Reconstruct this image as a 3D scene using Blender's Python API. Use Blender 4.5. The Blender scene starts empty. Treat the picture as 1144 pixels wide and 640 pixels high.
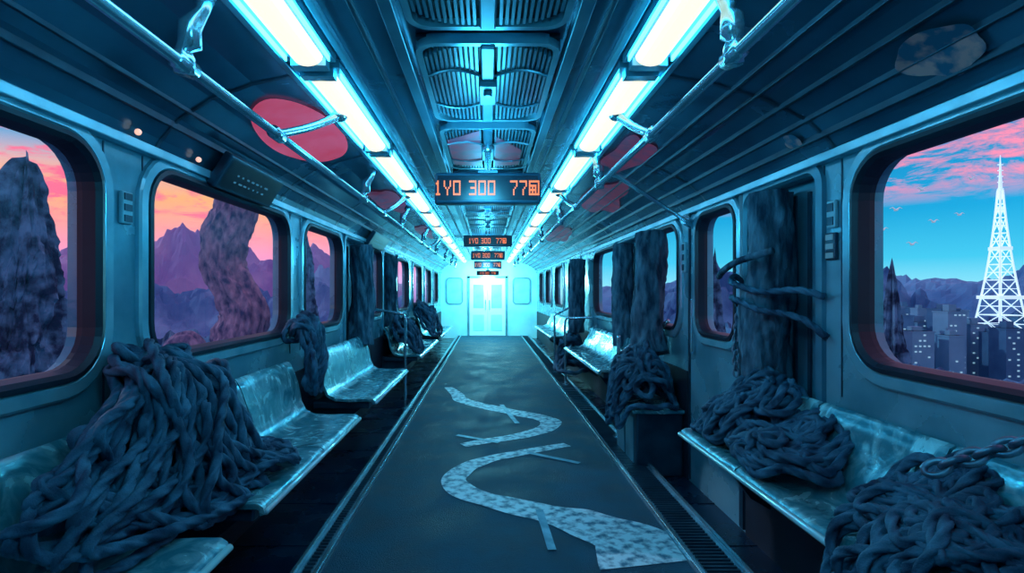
import bpy, math, random
from mathutils import Vector, Matrix, noise
R = random.Random(7)
CAMH = 1.35           # all geometry is written relative to eye height, shifted at the end
WL, WR = -1.45, 1.52  # side walls
FL = -1.35            # floor relative to the eye
YE = 16.5             # far end wall
YB = -1.2             # rear wall
scene = bpy.context.scene
try:
    scene.view_settings.view_transform = 'Standard'
except Exception:
    pass

# ------------------------------------------------------------------ materials
def mat(name, c1, c2=None, rough=.5, metal=0., scale=4., detail=5., bump=0., bscale=None, stretch=(1,1,1),
        lo=.35, hi=.65, emis=None, estr=0., rvar=0., spec=None, dist=0.):
    m = bpy.data.materials.new(name); m.use_nodes = True
    nt = m.node_tree; b = nt.nodes['Principled BSDF']
    b.inputs['Roughness'].default_value = rough
    b.inputs['Metallic'].default_value = metal
    if spec is not None: b.inputs['Specular IOR Level'].default_value = spec
    c2 = c2 or c1
    tc = nt.nodes.new('ShaderNodeTexCoord')
    mp = nt.nodes.new('ShaderNodeMapping'); mp.inputs['Scale'].default_value = stretch
    nt.links.new(tc.outputs['Object'], mp.inputs['Vector'])
    n = nt.nodes.new('ShaderNodeTexNoise'); n.inputs['Scale'].default_value = scale
    n.inputs['Detail'].default_value = detail; n.inputs['Distortion'].default_value = dist
    nt.links.new(mp.outputs[0], n.inputs['Vector'])
    r = nt.nodes.new('ShaderNodeValToRGB')
    r.color_ramp.elements[0].position = lo; r.color_ramp.elements[1].position = hi
    r.color_ramp.elements[0].color = (*c1, 1); r.color_ramp.elements[1].color = (*c2, 1)
    nt.links.new(n.outputs['Fac'], r.inputs[0])
    nt.links.new(r.outputs[0], b.inputs['Base Color'])
    if rvar:
        mr = nt.nodes.new('ShaderNodeMapRange')
        mr.inputs['To Min'].default_value = max(.02, rough-rvar); mr.inputs['To Max'].default_value = rough+rvar
        mr.inputs['From Min'].default_value = .3; mr.inputs['From Max'].default_value = .7
        nt.links.new(n.outputs['Fac'], mr.inputs['Value']); nt.links.new(mr.outputs[0], b.inputs['Roughness'])
    if bump:
        n2 = nt.nodes.new('ShaderNodeTexNoise'); n2.inputs['Scale'].default_value = bscale or scale*4
        n2.inputs['Detail'].default_value = 6
        nt.links.new(mp.outputs[0], n2.inputs['Vector'])
        bp = nt.nodes.new('ShaderNodeBump'); bp.inputs['Strength'].default_value = bump
        bp.inputs['Distance'].default_value = .02
        nt.links.new(n2.outputs['Fac'], bp.inputs['Height']); nt.links.new(bp.outputs[0], b.inputs['Normal'])
    if emis:
        b.inputs['Emission Color'].default_value = (*emis, 1); b.inputs['Emission Strength'].default_value = estr
    return m

M = {}
M['wall'] = mat('wall_enamel', (.09,.29,.37), (.20,.47,.56), rough=.26, metal=.3, scale=2.6, detail=9, bump=.05, bscale=30, rvar=.12)
M['cove'] = mat('ceiling_enamel', (.028,.135,.215), (.065,.225,.325), rough=.22, metal=.5, scale=1.6, bump=.03, bscale=20, rvar=.1)
M['panel'] = mat('panel_enamel', (.05,.19,.27), (.11,.33,.42), rough=.32, metal=.3, scale=3)
M['bezel'] = mat('bezel_metal', (.18,.46,.56), (.32,.64,.74), rough=.24, metal=.5, scale=5, bump=.03)
M['gasket'] = mat('dark_rubber', (.005,.012,.026), (.010,.026,.044), rough=.45)
M['dark'] = mat('dark_metal', (.010,.040,.07), (.024,.078,.12), rough=.4, metal=.4, scale=6)
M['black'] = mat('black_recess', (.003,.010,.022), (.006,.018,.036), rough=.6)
M['steel'] = mat('brushed_steel', (.38,.66,.74), (.52,.82,.90), rough=.18, metal=.8, scale=8)
M['seat'] = mat('scuffed_seat_shell', (.05,.27,.33), (.38,.78,.80), rough=.23, metal=.35, scale=6, detail=12, lo=.40, hi=.72, bump=.1, bscale=40, rvar=.13, dist=2.)
M['seatedge'] = mat('seat_edge_trim', (.5,.86,.9), (.65,.95,.98), rough=.2, metal=.35)
M['asphalt'] = mat('aisle_asphalt', (.003,.038,.072), (.012,.092,.145), rough=.6, scale=3.5, detail=14, bump=.6, bscale=140, rvar=.15, spec=.22)
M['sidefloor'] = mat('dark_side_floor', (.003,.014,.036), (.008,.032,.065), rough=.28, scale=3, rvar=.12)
M['kerb'] = mat('kerb_metal', (.06,.15,.20), (.15,.30,.37), rough=.4, metal=.3, scale=9, bump=.15)
M['rope'] = mat('old_rope', (.010,.042,.082), (.062,.19,.28), rough=.65, scale=11, detail=8, bump=.3, bscale=220, spec=.25)
M['bark'] = mat('grey_bark', (.012,.045,.078), (.13,.27,.35), rough=.8, scale=16, detail=12, bump=1., bscale=34, stretch=(1,1,.3), lo=.36, hi=.72, spec=.2)
M['vine'] = mat('warm_bark', (.04,.08,.20), (.50,.42,.56), rough=.85, scale=11, detail=14, bump=1., bscale=24, stretch=(1,1,.5), lo=.34, hi=.70)
M['chain'] = mat('chain_iron', (.06,.13,.20), (.22,.38,.46), rough=.3, metal=.5, scale=20)
M['tube'] = mat('lamp_diffuser', (.12,.11,.08), rough=.6, emis=(1,.93,.72), estr=1.18)
M['glow'] = mat('cyan_fill_strip', (.1,.3,.4), rough=.5, emis=(.03,.56,1), estr=13.)  # strong emission added to light the room blue
M['orange'] = mat('orange_led', (.3,.08,.03), rough=.5, emis=(1,.20,.06), estr=1.25)
M['dimled'] = mat('dim_led', (.05,.14,.2), rough=.5, emis=(.10,.35,.5), estr=.3)
M['screen'] = mat('screen_black', (.005,.010,.02), (.008,.018,.03), rough=.3)
M['red'] = mat('red_reflection_paint', (.70,.04,.10), (.90,.15,.24), rough=.5, metal=.0, scale=5, emis=(.72,.08,.16), estr=.5)  # red ceiling reflection put into base colour and emission
M['reddim'] = mat('dim_red_reflection_paint', (.06,.14,.22), (.60,.08,.16), rough=.4, metal=.1, scale=6, detail=8, lo=.36, hi=.56, emis=(.5,.03,.08), estr=.10)  # dim red reflections painted as colour with slight emission
M['pinkreflect'] = mat('peach_reflection_paint', (.04,.16,.25), (.90,.36,.34), rough=.3, metal=.2, scale=13, detail=12, lo=.46, hi=.60)  # peach reflections painted into the base colour
M['paint'] = mat('worn_pale_paint', (.03,.17,.26), (.62,.86,.90), rough=.5, scale=17, detail=15, lo=.36, hi=.56, bump=.3, bscale=100)
M['paint2'] = mat('thin_blue_paint', (.05,.26,.38), (.20,.54,.66), rough=.5, scale=9, detail=8)
M['label'] = mat('pale_notice', (.25,.50,.58), (.36,.62,.68), rough=.5)
M['endwall'] = mat('glow_end_wall', (.32,.76,.82), (.48,.90,.94), rough=.4, scale=2, emis=(.15,.75,.9), estr=.2)  # pale tone and emission stand in for bright haze at the end
M['enddoor'] = mat('glow_end_door', (.60,.92,.95), (.70,.96,.98), rough=.35, scale=2, emis=(.3,.85,.95), estr=.25)  # lightened and self-lit to carry the glow at the far end
M['endglass'] = mat('frosted_glass', (.22,.60,.70), (.32,.7,.8), rough=.15, emis=(.2,.7,.85), estr=.12)  # weak emission adds to the painted far-end glow
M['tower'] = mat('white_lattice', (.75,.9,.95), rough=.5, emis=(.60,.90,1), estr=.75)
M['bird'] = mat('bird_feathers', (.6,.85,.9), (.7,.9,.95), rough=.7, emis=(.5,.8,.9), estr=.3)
g = bpy.data.materials.new('window_glass'); g.use_nodes = True; nt = g.node_tree
for n in list(nt.nodes):
    if n.type != 'OUTPUT_MATERIAL': nt.nodes.remove(n)
out = [n for n in nt.nodes if n.type == 'OUTPUT_MATERIAL'][0]
tr = nt.nodes.new('ShaderNodeBsdfTransparent'); tr.inputs[0].default_value = (.96,.98,1,1)
gl = nt.nodes.new('ShaderNodeBsdfGlossy'); gl.inputs['Roughness'].default_value = .35; gl.inputs[0].default_value = (.7,.9,1,1)
mx = nt.nodes.new('ShaderNodeMixShader'); mx.inputs[0].default_value = .02
nt.links.new(tr.outputs[0], mx.inputs[1]); nt.links.new(gl.outputs[0], mx.inputs[2]); nt.links.new(mx.outputs[0], out.inputs[0])
M['glass'] = g

def rockmat(name, c1, c2, scale, bump=.8):
    return mat(name, c1, c2, rough=.9, scale=scale, detail=14, bump=bump, bscale=scale*3, lo=.42, hi=.60)

# ------------------------------------------------------------------ geometry accumulator
class G:
    def __init__(s): s.v = []; s.f = []
    def add(s, v, f):
        o = len(s.v); s.v += [tuple(a) for a in v]; s.f += [tuple(i+o for i in q) for q in f]; return s
    def box(s, x0, x1, y0, y1, z0, z1):
        v = [(x,y,z) for x in (x0,x1) for y in (y0,y1) for z in (z0,z1)]
        return s.add(v, [(0,1,3,2),(4,6,7,5),(0,4,5,1),(2,3,7,6),(0,2,6,4),(1,5,7,3)])
    def prism(s, prof, y0, y1, caps=True, closed=True):   # profile in (x,z) swept along y
        n = len(prof); v = [(x,y0,z) for x,z in prof]+[(x,y1,z) for x,z in prof]
        f = [(i,(i+1)%n,(i+1)%n+n,i+n) for i in range(n if closed else n-1)]
        if caps and closed: f += [tuple(range(n-1,-1,-1)), tuple(range(n,2*n))]
        return s.add(v, f)
    def tube(s, pts, r, n=10, closed=False, cap=True, lobes=0, pitch=.12, fn=None, flat=1.):
        P = [Vector(p) for p in pts]; m = len(P)
        rr = r if isinstance(r, (list,tuple)) else [r]*m
        T = []
        for i in range(m):
            a = P[i-1] if (i > 0 or closed) else P[i]; b = P[(i+1)%m] if (i < m-1 or closed) else P[i]
            t = (b-a); T.append(t.normalized() if t.length > 1e-9 else Vector((0,0,1)))
        u = T[0].orthogonal().normalized(); v = []; L = 0
        for i in range(m):
            u = (u - T[i]*u.dot(T[i]))
            u = u.normalized() if u.length > 1e-6 else T[i].orthogonal().normalized()
            w = T[i].cross(u)
            if i: L += (P[i]-P[i-1]).length
            ph = 2*math.pi*L/pitch
            for k in range(n):
                # strands: the cross-section turns with the lay of the rope
                th = 2*math.pi*k/n + (ph if lobes else 0); q = rr[i]
                if lobes: q *= (1.10,1.0,.60,1.0)[k%4] if n==lobes*4 else 1
                if fn: q *= fn(th, L, i/(m-1))
                v.append(P[i]+u*(q*math.cos(th))*flat+w*(q*math.sin(th)))
        f = []
        for i in range(m if closed else m-1):
            for k in range(n):
                a = i*n+k; b = i*n+(k+1)%n; j = ((i+1)%m)*n
                f.append((a,b,j+(k+1)%n,j+k))
        if cap and not closed:
            f += [tuple(range(n-1,-1,-1)), tuple(range((m-1)*n, m*n))]
        return s.add(v, f)
    def cyl(s, a, b, r, n=16): return s.tube([a,b], r, n)
    def ellip(s, c, rx, ry, rz, n=14, m=9):
        v=[];f=[]
        for i in range(m+1):
            ph = math.pi*i/m
            for k in range(n):
                th = 2*math.pi*k/n
                v.append((c[0]+rx*math.sin(ph)*math.cos(th), c[1]+ry*math.sin(ph)*math.sin(th), c[2]+rz*math.cos(ph)))
        for i in range(m):
            for k in range(n): f.append((i*n+k,(i+1)*n+k,(i+1)*n+(k+1)%n,i*n+(k+1)%n))
        return s.add(v,f)
    def obj(s, name, m, parent=None, smooth=False, bevel=0., **props):
        me = bpy.data.meshes.new(name); me.from_pydata(s.v, [], s.f); me.materials.append(M[m] if isinstance(m, str) else m)
        import bmesh
        bm = bmesh.new(); bm.from_mesh(me)
        bmesh.ops.recalc_face_normals(bm, faces=bm.faces); bm.to_mesh(me); bm.free()
        if smooth: me.polygons.foreach_set('use_smooth', [True]*len(me.polygons))
        o = bpy.data.objects.new(name, me); scene.collection.objects.link(o)
        if bevel:
            b = o.modifiers.new('bevel','BEVEL'); b.width = bevel; b.segments = 2; b.limit_method = 'ANGLE'
        if parent: o.parent = parent
        for k,val in props.items(): o[k] = val
        return o
def empty(name, label, category, group=None):
    o = bpy.data.objects.new(name, None); o.empty_display_size = .1; scene.collection.objects.link(o)
    o['label'] = label; o['category'] = category
    if group: o['group'] = group
    return o
def tag(label, category, group=None):
    d = dict(label=label, category=category)
    if group: d['group'] = group
    return d
ST = dict(kind='structure')
def cat(pts, step=.03, closed=False):
    P = [Vector(p) for p in pts]; n = len(P); out=[]
    for i in range(n if closed else n-1):
        if closed: a,b,c,d = P[i-1],P[i],P[(i+1)%n],P[(i+2)%n]
        else: a,b,c,d = P[max(i-1,0)],P[i],P[i+1],P[min(i+2,n-1)]
        k = max(2,int((c-b).length/step))
        for j in range(k):
            t=j/k
            out.append(.5*((2*b)+(c-a)*t+(2*a-5*b+4*c-d)*t*t+(-a+3*b-3*c+d)*t**3))
    if not closed: out.append(P[-1])
    return out
def rrect(y0,y1,z0,z1,r,e=0,k=7):
    y0-=e;y1+=e;z0-=e;z1+=e;r=max(.005,r+e); p=[]
    for cy,cz,a0 in ((y1-r,z1-r,0),(y0+r,z1-r,90),(y0+r,z0+r,180),(y1-r,z0+r,270)):
        for i in range(k+1):
            a=math.radians(a0+90*i/k); p.append((cy+r*math.cos(a),cz+r*math.sin(a)))
    return p

# ------------------------------------------------------------------ side walls with openings
ZB, ZT = -1.45, .60
def wall(side, openings):
    X = WL if side=='left' else WR; s = -1 if side=='left' else 1
    g = G(); y = YB
    def quad(a,b,c,d): 
        if b-a>1e-4 and d-c>1e-4: g.add([(X,a,c),(X,b,c),(X,b,d),(X,a,d)],[(0,1,2,3)])
    for (y0,y1,z0,z1,r) in openings:
        quad(y,y0,ZB,ZT); quad(y0,y1,ZB,z0); quad(y0,y1,z1,ZT)
        o = rrect(y0,y1,z0,z1,r); k=8
        for ci,(cy,cz) in enumerate(((y1,z1),(y0,z1),(y0,z0),(y1,z0))):
            arc=o[ci*k:(ci+1)*k]
            g.add([(X,cy,cz)]+[(X,a,b) for a,b in arc],[(0,i+1,i+2) for i in range(k-1)])
        n=len(o)
        g.add([(X,a,b) for a,b in o]+[(X+s*.10,a,b) for a,b in o],[(i,(i+1)%n,n+(i+1)%n,n+i) for i in range(n)])
        y = y1
    quad(y,YE,ZB,ZT)
    w = g.obj('wall_'+side,'wall',**ST)
    return w
wz0,wz1=-.29,.53
LWIN=[(.55,1.98),(2.29,3.87),(4.2,5.27),(6.65,7.25),(8.5,9.7),(10.3,11.6),(12.2,13.5),(14.2,15.4)]
LN=[(5.42,6.4),(7.4,8.2)]
RWIN=[(.75,2.2),(3.27,3.86),(4.25,5.25),(6.3,7.6),(8.7,10.0),(10.7,12.0),(12.7,13.9),(14.5,15.6)]
RN=[(2.46,3.16),(5.4,6.15)]
def ops(win,nic,X):
    L=[]
    for i,(a,b) in enumerate(win): L.append((a,b,wz0,wz1,.16 if b-a>.8 else .12))
    for a,b in nic: L.append((a,b,-.62,.56,.08))
    return sorted(L)
wall('left',ops(LWIN,LN,WL)); wall('right',ops(RWIN,RN,WR))
wn=0
def ringmesh(X,s,rect,r,prof):
    g=G(); P=[[(X-s*d,a,b) for a,b in rrect(*rect,r,e)] for e,d in prof]; n=len(P[0]); m=len(prof)
    v=[q for row in P for q in row]
    f=[(j*n+i,j*n+(i+1)%n,((j+1)%m)*n+(i+1)%n,((j+1)%m)*n+i) for j in range(m) for i in range(n)]
    return g.add(v,f)
for side,win in (('left',LWIN),('right',RWIN)):
    X=WL if side=='left' else WR; s=-1 if side=='left' else 1
    for (a,b) in win:
        wn+=1; r=.16 if b-a>.8 else .12; rc=(a,b,wz0,wz1)
        w=ringmesh(X,s,rc,r,[(.085,-.002),(.08,.014),(.07,.022),(.03,.022),(.02,.01),(.02,-.002)]).obj('window_%d'%wn,'bezel',smooth=False,**ST)
        ringmesh(X,s,rc,r,[(.024,-.002),(.02,.026),(.002,.03),(-.012,.012),(-.02,-.03),(-.02,-.05),(.0,-.055)]).obj('gasket','gasket',w,label='black rubber gasket')
        o=rrect(*rc,r,-.01); x=X+s*.045
        G().add([(x,p,q) for p,q in o],[tuple(range(len(o)))]).obj('glass_pane','glass',w,label='clear train window glass')
# niches: dark backs and frames
tn=0
for side,nic in (('left',LN),('right',RN)):
    X=WL if side=='left' else WR; s=-1 if side=='left' else 1
    for a,b in nic:
        tn+=1; rc=(a,b,-.62,.56)
        t=ringmesh(X,s,rc,.08,[(.05,-.002),(.045,.018),(.0,.02),(-.012,.0),(-.012,-.02),(.0,-.02)]).obj('trim_%d'%tn,'panel',**ST)
        G().box(*sorted((X+s*.095,X+s*.12)),a-.02,b+.02,-.66,.60).obj('niche_back','panel',t)
        for k in range(5):
            yy=a+.1+(b-a-.2)*k/4; G().box(*sorted((X+s*.085,X+s*.096)),yy-.012,yy+.012,-.56,.5).obj('niche_rib','dark',t)
# near-black sheets added over the lower walls as painted under-bench shade
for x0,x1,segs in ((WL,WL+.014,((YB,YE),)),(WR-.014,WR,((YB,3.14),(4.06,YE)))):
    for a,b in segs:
        tn+=1; G().box(x0,x1,a,b,ZB,-.60).obj('trim_%d'%tn,'black',**ST)  # added sheet standing in for under-bench shade, not real trim
for X,s,ys in ((WL,1,(2.02,2.25,3.93,4.14)),(WR,-1,(2.42,2.30))):
    for y in ys:
        tn+=1; G().box(*sorted((X,X+s*.004)),y,y+.006,-.45,.57).obj('trim_%d'%tn,'dark',**ST)

# ------------------------------------------------------------------ floor, kerbs
G().box(-.82,1.02,YB,YE,FL-.12,FL).obj('floor','asphalt',**ST)
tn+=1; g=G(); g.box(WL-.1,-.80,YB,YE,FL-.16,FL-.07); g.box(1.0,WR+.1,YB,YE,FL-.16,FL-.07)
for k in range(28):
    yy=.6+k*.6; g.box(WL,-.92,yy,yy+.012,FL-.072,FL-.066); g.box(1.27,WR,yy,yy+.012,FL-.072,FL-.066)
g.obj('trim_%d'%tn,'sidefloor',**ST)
def kerb(x0,x1,inner):
    global tn
    tn+=1; g=G(); g.box(x0,x1,YB,YE,FL-.1,FL+.012)
    t=g.obj('trim_%d'%tn,'kerb',bevel=.004,**ST)
    for q in (x0,x1-.022):
        G().box(q,q+.022,YB,YE,FL+.012,FL+.035).obj('kerb_lip','steel',t,bevel=.003,label='raised steel kerb lip')
    g=G(); y=.6; d=.035
    while y<YE-.2:
        g.box(x0+.045,x1-.045,y,y+d*.45,FL+.012,FL+.022); y+=d if y<6 else d*3
    g.obj('tread_rib','dark',t,kind='stuff')
kerb(-.93,-.80,1); kerb(1.0,1.25,-1)

# ------------------------------------------------------------------ painted marks on floor
def ribbon(pts,w,name,m,label,catg,z=FL+.003):
    P=cat([(x,y,0) for x,y in pts],.03); n=len(P); v=[];f=[]
    for i,p in enumerate(P):
        t=(P[min(i+1,n-1)]-P[max(i-1,0)]).normalized(); nn=Vector((-t.y,t.x,0))
        ww=w(i/(n-1)) if callable(w) else w
        e1=1+.2*noise.noise(Vector((i*.15,1,3))); e2=1+.2*noise.noise(Vector((i*.13,7,3)))
        v+= [p+nn*ww/2*e1+Vector((0,0,z)), p-nn*ww/2*e2+Vector((0,0,z))]
        if i: f.append((2*i-2,2*i-1,2*i+1,2*i))
    return G().add(v,f).obj(name,m,**tag(label,catg))
ribbon([(-.56,7.6),(-.40,7.05),(-.30,6.65),(.15,6.14),(.56,5.76),(.64,5.45),(.38,5.09),(0.0,4.86),(-.22,4.72)],lambda t:.11+.12*math.sin(t*3.1),'floor_marking','paint','winding pale painted stripe, worn, on dark aisle floor','floor marking')
ribbon([(.70,4.74),(.34,4.54),(-.08,4.25),(-.24,3.87),(-.10,3.56),(.25,3.34),(.56,3.14),(.76,2.95),(.83,2.66)],lambda t:.11+.20*t**1.2+.9*max(0,(t-.72)),'floor_marking','paint','winding pale painted stripe widening to a blunt end','floor marking')
for a,b,w in (((.165,6.4),(.30,5.5),.05),((.318,3.32),(.335,2.80),.045),((.336,4.5),(.72,4.22),.05),((-.29,5.05),(.10,4.8),.05)):
    ribbon([a,((a[0]+b[0])/2,(a[1]+b[1])/2),b],w,'floor_dash','paint2','short thin blue painted dash on dark aisle floor','floor marking',z=FL+.006)

# ------------------------------------------------------------------ ceiling
prof=[(WL,.60),(-1.42,.66),(-1.34,.75),(-1.2,.84),(-1.02,.905),(-.84,.94),(-.84,.97),(.77,.97),(.77,.94),(.98,.905),(1.2,.84),(1.38,.75),(1.48,.66),(WR,.60)]
def ceilz(x):
    for (xa,za),(xb,zb) in zip(prof,prof[1:]):
        if xb>xa and xa<=x<=xb: return za+(zb-za)*(x-xa)/(xb-xa)
    return .97
g=G(); g.prism(prof,YB,YE,closed=False)
g.prism([(x,z+.06) for x,z in prof],YB,YE,closed=False)
g.obj('ceiling','cove',**ST)
def strip(x0,x1,z0,z1,m='panel',bev=.004):
    global tn
    tn+=1; return G().box(x0,x1,YB,YE,z0,z1).obj('trim_%d'%tn,m,bevel=bev,**ST)
strip(WL,WL+.045,.575,.615,'bezel'); strip(WR-.045,WR,.575,.615,'bezel')
strip(-.60,-.57,.945,.97,'bezel'); strip(.50,.53,.945,.97,'bezel')
strip(-.36,-.31,.93,.97,'panel'); strip(.30,.35,.93,.97,'panel')
strip(-.85,-.82,.925,.96,'bezel'); strip(.75,.78,.925,.96,'bezel')
strip(-.47,-.45,.955,.97,'dark'); strip(.41,.43,.955,.97,'dark')
def covestrip(x,z,w=.02,m='dark'):
    strip(x-w/2,x+w/2,z-.012,z+.02,m,.003)
for x,z in ((-1.36,.72),(-1.29,.782)): covestrip(x,z,.014)
for x,z in ((1.45,.68),(1.38,.745),(1.27,.80),(1.16,.85),(1.06,.878),(.93,.911)): covestrip(x,z,.016)
for k in range(12):
    y=.95+k*1.37; tn+=1
    g=G()
    for i in range(5): 
        (xa,za),(xb,zb)=prof[i],prof[i+1]; g.add([(xa,y,za-.006),(xb,y,zb-.006),(xb,y+.02,zb-.006),(xa,y+.02,za-.006)],[(0,1,2,3)])
    for i in range(8,13):
        (xa,za),(xb,zb)=prof[i],prof[i+1]; g.add([(xa,y,za-.006),(xb,y,zb-.006),(xb,y+.02,zb-.006),(xa,y+.02,za-.006)],[(0,1,2,3)])
    g.obj('trim_%d'%tn,'dark',**ST)

# ceiling lights
LY=[(-.40,.87)]+[(.97+1.30*k,.97+1.30*k+1.19) for k in range(0,12)]
for X in (-.715,.645):
    for (a,b) in LY:
        if b>YE: continue
        e=empty('ceiling_light','long cream-white fluorescent ceiling light in a metal housing','lamp','fluorescent lights along the ceiling')
        g=G(); g.box(X-.095,X+.095,a-.03,b+.03,.935,.972); g.box(X-.07,X+.07,a-.03,a+.025,.90,.94); g.box(X-.07,X+.07,b-.025,b+.03,.90,.94)
        g.obj('lamp_housing','bezel',e)
        for q in (X-.088,X+.082):
            G().box(q,q+.006,a+.03,b-.03,.915,.936).obj('fill_strip','glow',e,label='thin cyan glowing edge strip added as blue fill')  # added fill beside the diffuser, tints the carriage
        p=[(X+.060*math.cos(t),.935-.04*math.sin(t)) for t in [math.pi*i/8 for i in range(9)]]
        G().prism(p,a+.027,b-.027).obj('lamp_diffuser','tube',e)
# ceiling vents
VY=[(.75,1.90),(2.0,2.92),(3.04,4.05)]+[(4.2+1.2*k,5.3+1.2*k) for k in range(9)]
for j,(a,b) in enumerate(VY):
    e=empty('air_vent','dark slatted ceiling air vent with rounded frame','vent','air vents along the ceiling')
    g=G(); n=0
    o1=rrect(-.28,.28,a,b,.09,0); o2=rrect(-.28,.28,a,b,.09,-.025); n=len(o1)
    v=[(x,y,.965) for x,y in o1]+[(x,y,.925) for x,y in o1]+[(x,y,.925) for x,y in o2]+[(x,y,.965) for x,y in o2]
    g.add(v,[(r*n+i,r*n+(i+1)%n,((r+1)%4)*n+(i+1)%n,((r+1)%4)*n+i) for r in range(4) for i in range(n)])
    g.obj('vent_frame','bezel',e)
    G().box(-.27,.27,a+.01,b-.01,.955,.968).obj('vent_back','black',e)
    g=G(); ns=11 if j<6 else 8
    for sgn in (-1,1):
        for i in range(ns):
            x=sgn*(.045+i*(.20/(ns-1)))
            ins=.03+.09*(i/(ns-1))**2.5
            g.box(x-.0055,x+.0055,a+ins,b-ins,.928,.955)
    g.obj('vent_slat','panel',e,kind='stuff')
    if j<6:
        for q in (.32,.68):
            for sgn in (-1,1):
                pts=[(sgn*(.03+.22*t), a+(b-a)*q+.06*math.sin(t*math.pi)*(1 if q>.5 else -1), .922) for t in [i/8 for i in range(9)]]
                G().tube(pts,.006,6).obj('vent_crossbar','bezel',e)
        g=G(); g.box(-.028,.028,a+.02,b-.02,.915,.955); g.box(-.04,.04,(a+b)/2-.12,(a+b)/2+.12,.895,.93); g.cyl((0,(a+b)/2-.05,.90),(0,(a+b)/2-.05,.875),.02)
        g.obj('vent_spine','panel',e,bevel=.006)

# ------------------------------------------------------------------ signs
FONT={'1':["00100","01100","00100","00100","00100","00100","01110"],'Y':["10001","10001","10001","01010","00100","00100","00100"],
'0':["11111","10001","10001","10001","10001","10001","11111"],'3':["11111","00001","00001","01111","00001","00001","11111"],
'7':["11111","00001","00001","00010","00100","00100","00100"],'#':["1111111","1000001","1111101","1010101","1111101","1010101","1111111"],
'6':["11111","10000","10000","11111","10001","10001","11111"],' ':["000"]*7}
def dots(text,x0,z0,h,y,th=.003):
    g=G(); p=h/7; x=x0; q=p*.70
    for c in text:
        rows=FONT[c]
        for r,row in enumerate(rows):
            for k,ch in enumerate(row):
                if ch=='1':
                    g.box(x+k*q,x+k*q+q*.9,y-th,y,z0+h-(r+1)*p,z0+h-(r+1)*p+p*.88)
        x+=(len(rows[0])+1.3)*q
    return g,x-x0
for k,(Y,W,zc,hh) in enumerate(((3.28,.65,.635,.19),(7.2,.65,.685,.15),(10.3,.65,.70,.17),(12.6,.65,.635,.18),(14.9,.62,.52,.13))):
    e=empty('display_sign','black ceiling-hung display sign with orange digits reading 1Y0 300 77','sign','hanging display signs along the aisle')
    G().box(-W/2,W/2,Y,Y+.09,zc-hh/2,zc+hh/2).obj('sign_case','dark',e,bevel=.012)
    G().box(-W/2+.02,W/2-.02,Y-.004,Y+.004,zc-hh/2+.02,zc+hh/2-.02).obj('sign_screen','screen',e)
    h=hh*.48
    _,w=dots('1Y0 300  77#',0,0,h,0); g,_=dots('1Y0 300  77#',-w/2,zc-h/2,h,Y-.004)
    g.obj('sign_digit','orange',e,label='orange dot-matrix characters',kind='stuff')
    g=G(); g.cyl((0,Y+.045,zc+hh/2),(0,Y+.045,.92),.016); g.box(-.06,.06,Y+.01,Y+.08,zc+hh/2-.002,zc+hh/2+.015); g.ellip((0,Y+.045,.885),.03,.03,.03)
    g.obj('sign_hanger','steel',e,smooth=False)
for y0,y1 in ((2.72,3.42),(6.2,7.1)):
    e=empty('wall_display','dark tilted wall display box with dim screen above window','sign')
    a=Vector((-1.435,0,.56)); b=Vector((-1.33,0,.72))
    d=(b-a).normalized(); nrm=Vector((d.z,0,-d.x))
    p=[a,b,b+nrm*.05,a+nrm*.05]
    G().prism([(q.x,q.z) for q in p],y0,y1).obj('display_case','dark',e,bevel=.01)
    g=G(); q0=a+d*.02+nrm*.052; q1=b-d*.02+nrm*.052
    g.add([(q0.x,y0+.03,q0.z),(q0.x,y1-.03,q0.z),(q1.x,y1-.03,q1.z),(q1.x,y0+.03,q1.z)],[(0,1,2,3)])
    g.obj('display_screen','screen',e)
    g=G()
    for i in range(7):
        for rr_ in (0,1):
            u0=y0+.14+i*(y1-y0-.3)/7; u1=u0+R.uniform(.015,.05)
            A=a+d*(.06+rr_*.04)+nrm*.055; B=A+d*.010
            g.add([(A.x,u0,A.z),(A.x,u1,A.z),(B.x,u1,B.z),(B.x,u0,B.z)],[(0,1,2,3)])
    g.obj('display_mark','dimled',e,kind='stuff')

# ------------------------------------------------------------------ handrails overhead
def rail(X,Z,brs,arms,label):
    e=empty('overhead_handrail',label,'handrail')
    G().cyl((X,-.6,Z),(X,15.9,Z),.019,14).obj('rail_pole','steel',e,smooth=True)
    for y in brs:
        cz=.93; cx=X+(.06 if X<0 else -.02)
        g=G(); g.tube([(X,y,Z-.028),(X,y,Z+.02),(X,y,Z+.05),(X+(cx-X)*.3,y,Z+.06),(X+(cx-X)*.3,y,Z+.12),(cx,y,cz-.05),(cx,y,cz)],[.03,.034,.024,.036,.036,.02,.04],14)
        g.cyl((X,y-.05,Z),(X,y+.05,Z),.028)
        g.obj('rail_bracket','steel',e,smooth=True)
    for p,q in arms:
        g=G(); g.tube(cat([p,tuple((Vector(p)*.5+Vector(q)*.5)-Vector((0,0,.012))),q],.05),.02,12); g.cyl((p[0],p[1]-.045,p[2]),(p[0],p[1]+.045,p[2]),.03)
        g.ellip(q,.042,.042,.03)
        g.obj('rail_arm','steel',e,smooth=True)
    return e
rail(-.95,.71,[1.68,4.1,5.9,7.8,9.8,11.8,13.8,15.4],[((-.95,2.42,.71),(-.76,2.75,.90)),((-.95,4.85,.71),(-.77,5.1,.91)),((-.95,8.6,.71),(-.77,8.9,.91))],'long steel overhead handrail with round ceiling brackets')
rail(.77,.74,[1.68,3.7,5.7,7.7,9.7,11.7,13.7,15.4],[((.77,2.52,.74),(.66,2.75,.905)),((.77,4.7,.74),(.66,4.95,.905))],'long steel overhead handrail with clamp fittings beneath light strip')
e=empty('grab_bar','slim slanted steel grab bar joining handrail and wall','handrail')
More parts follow.
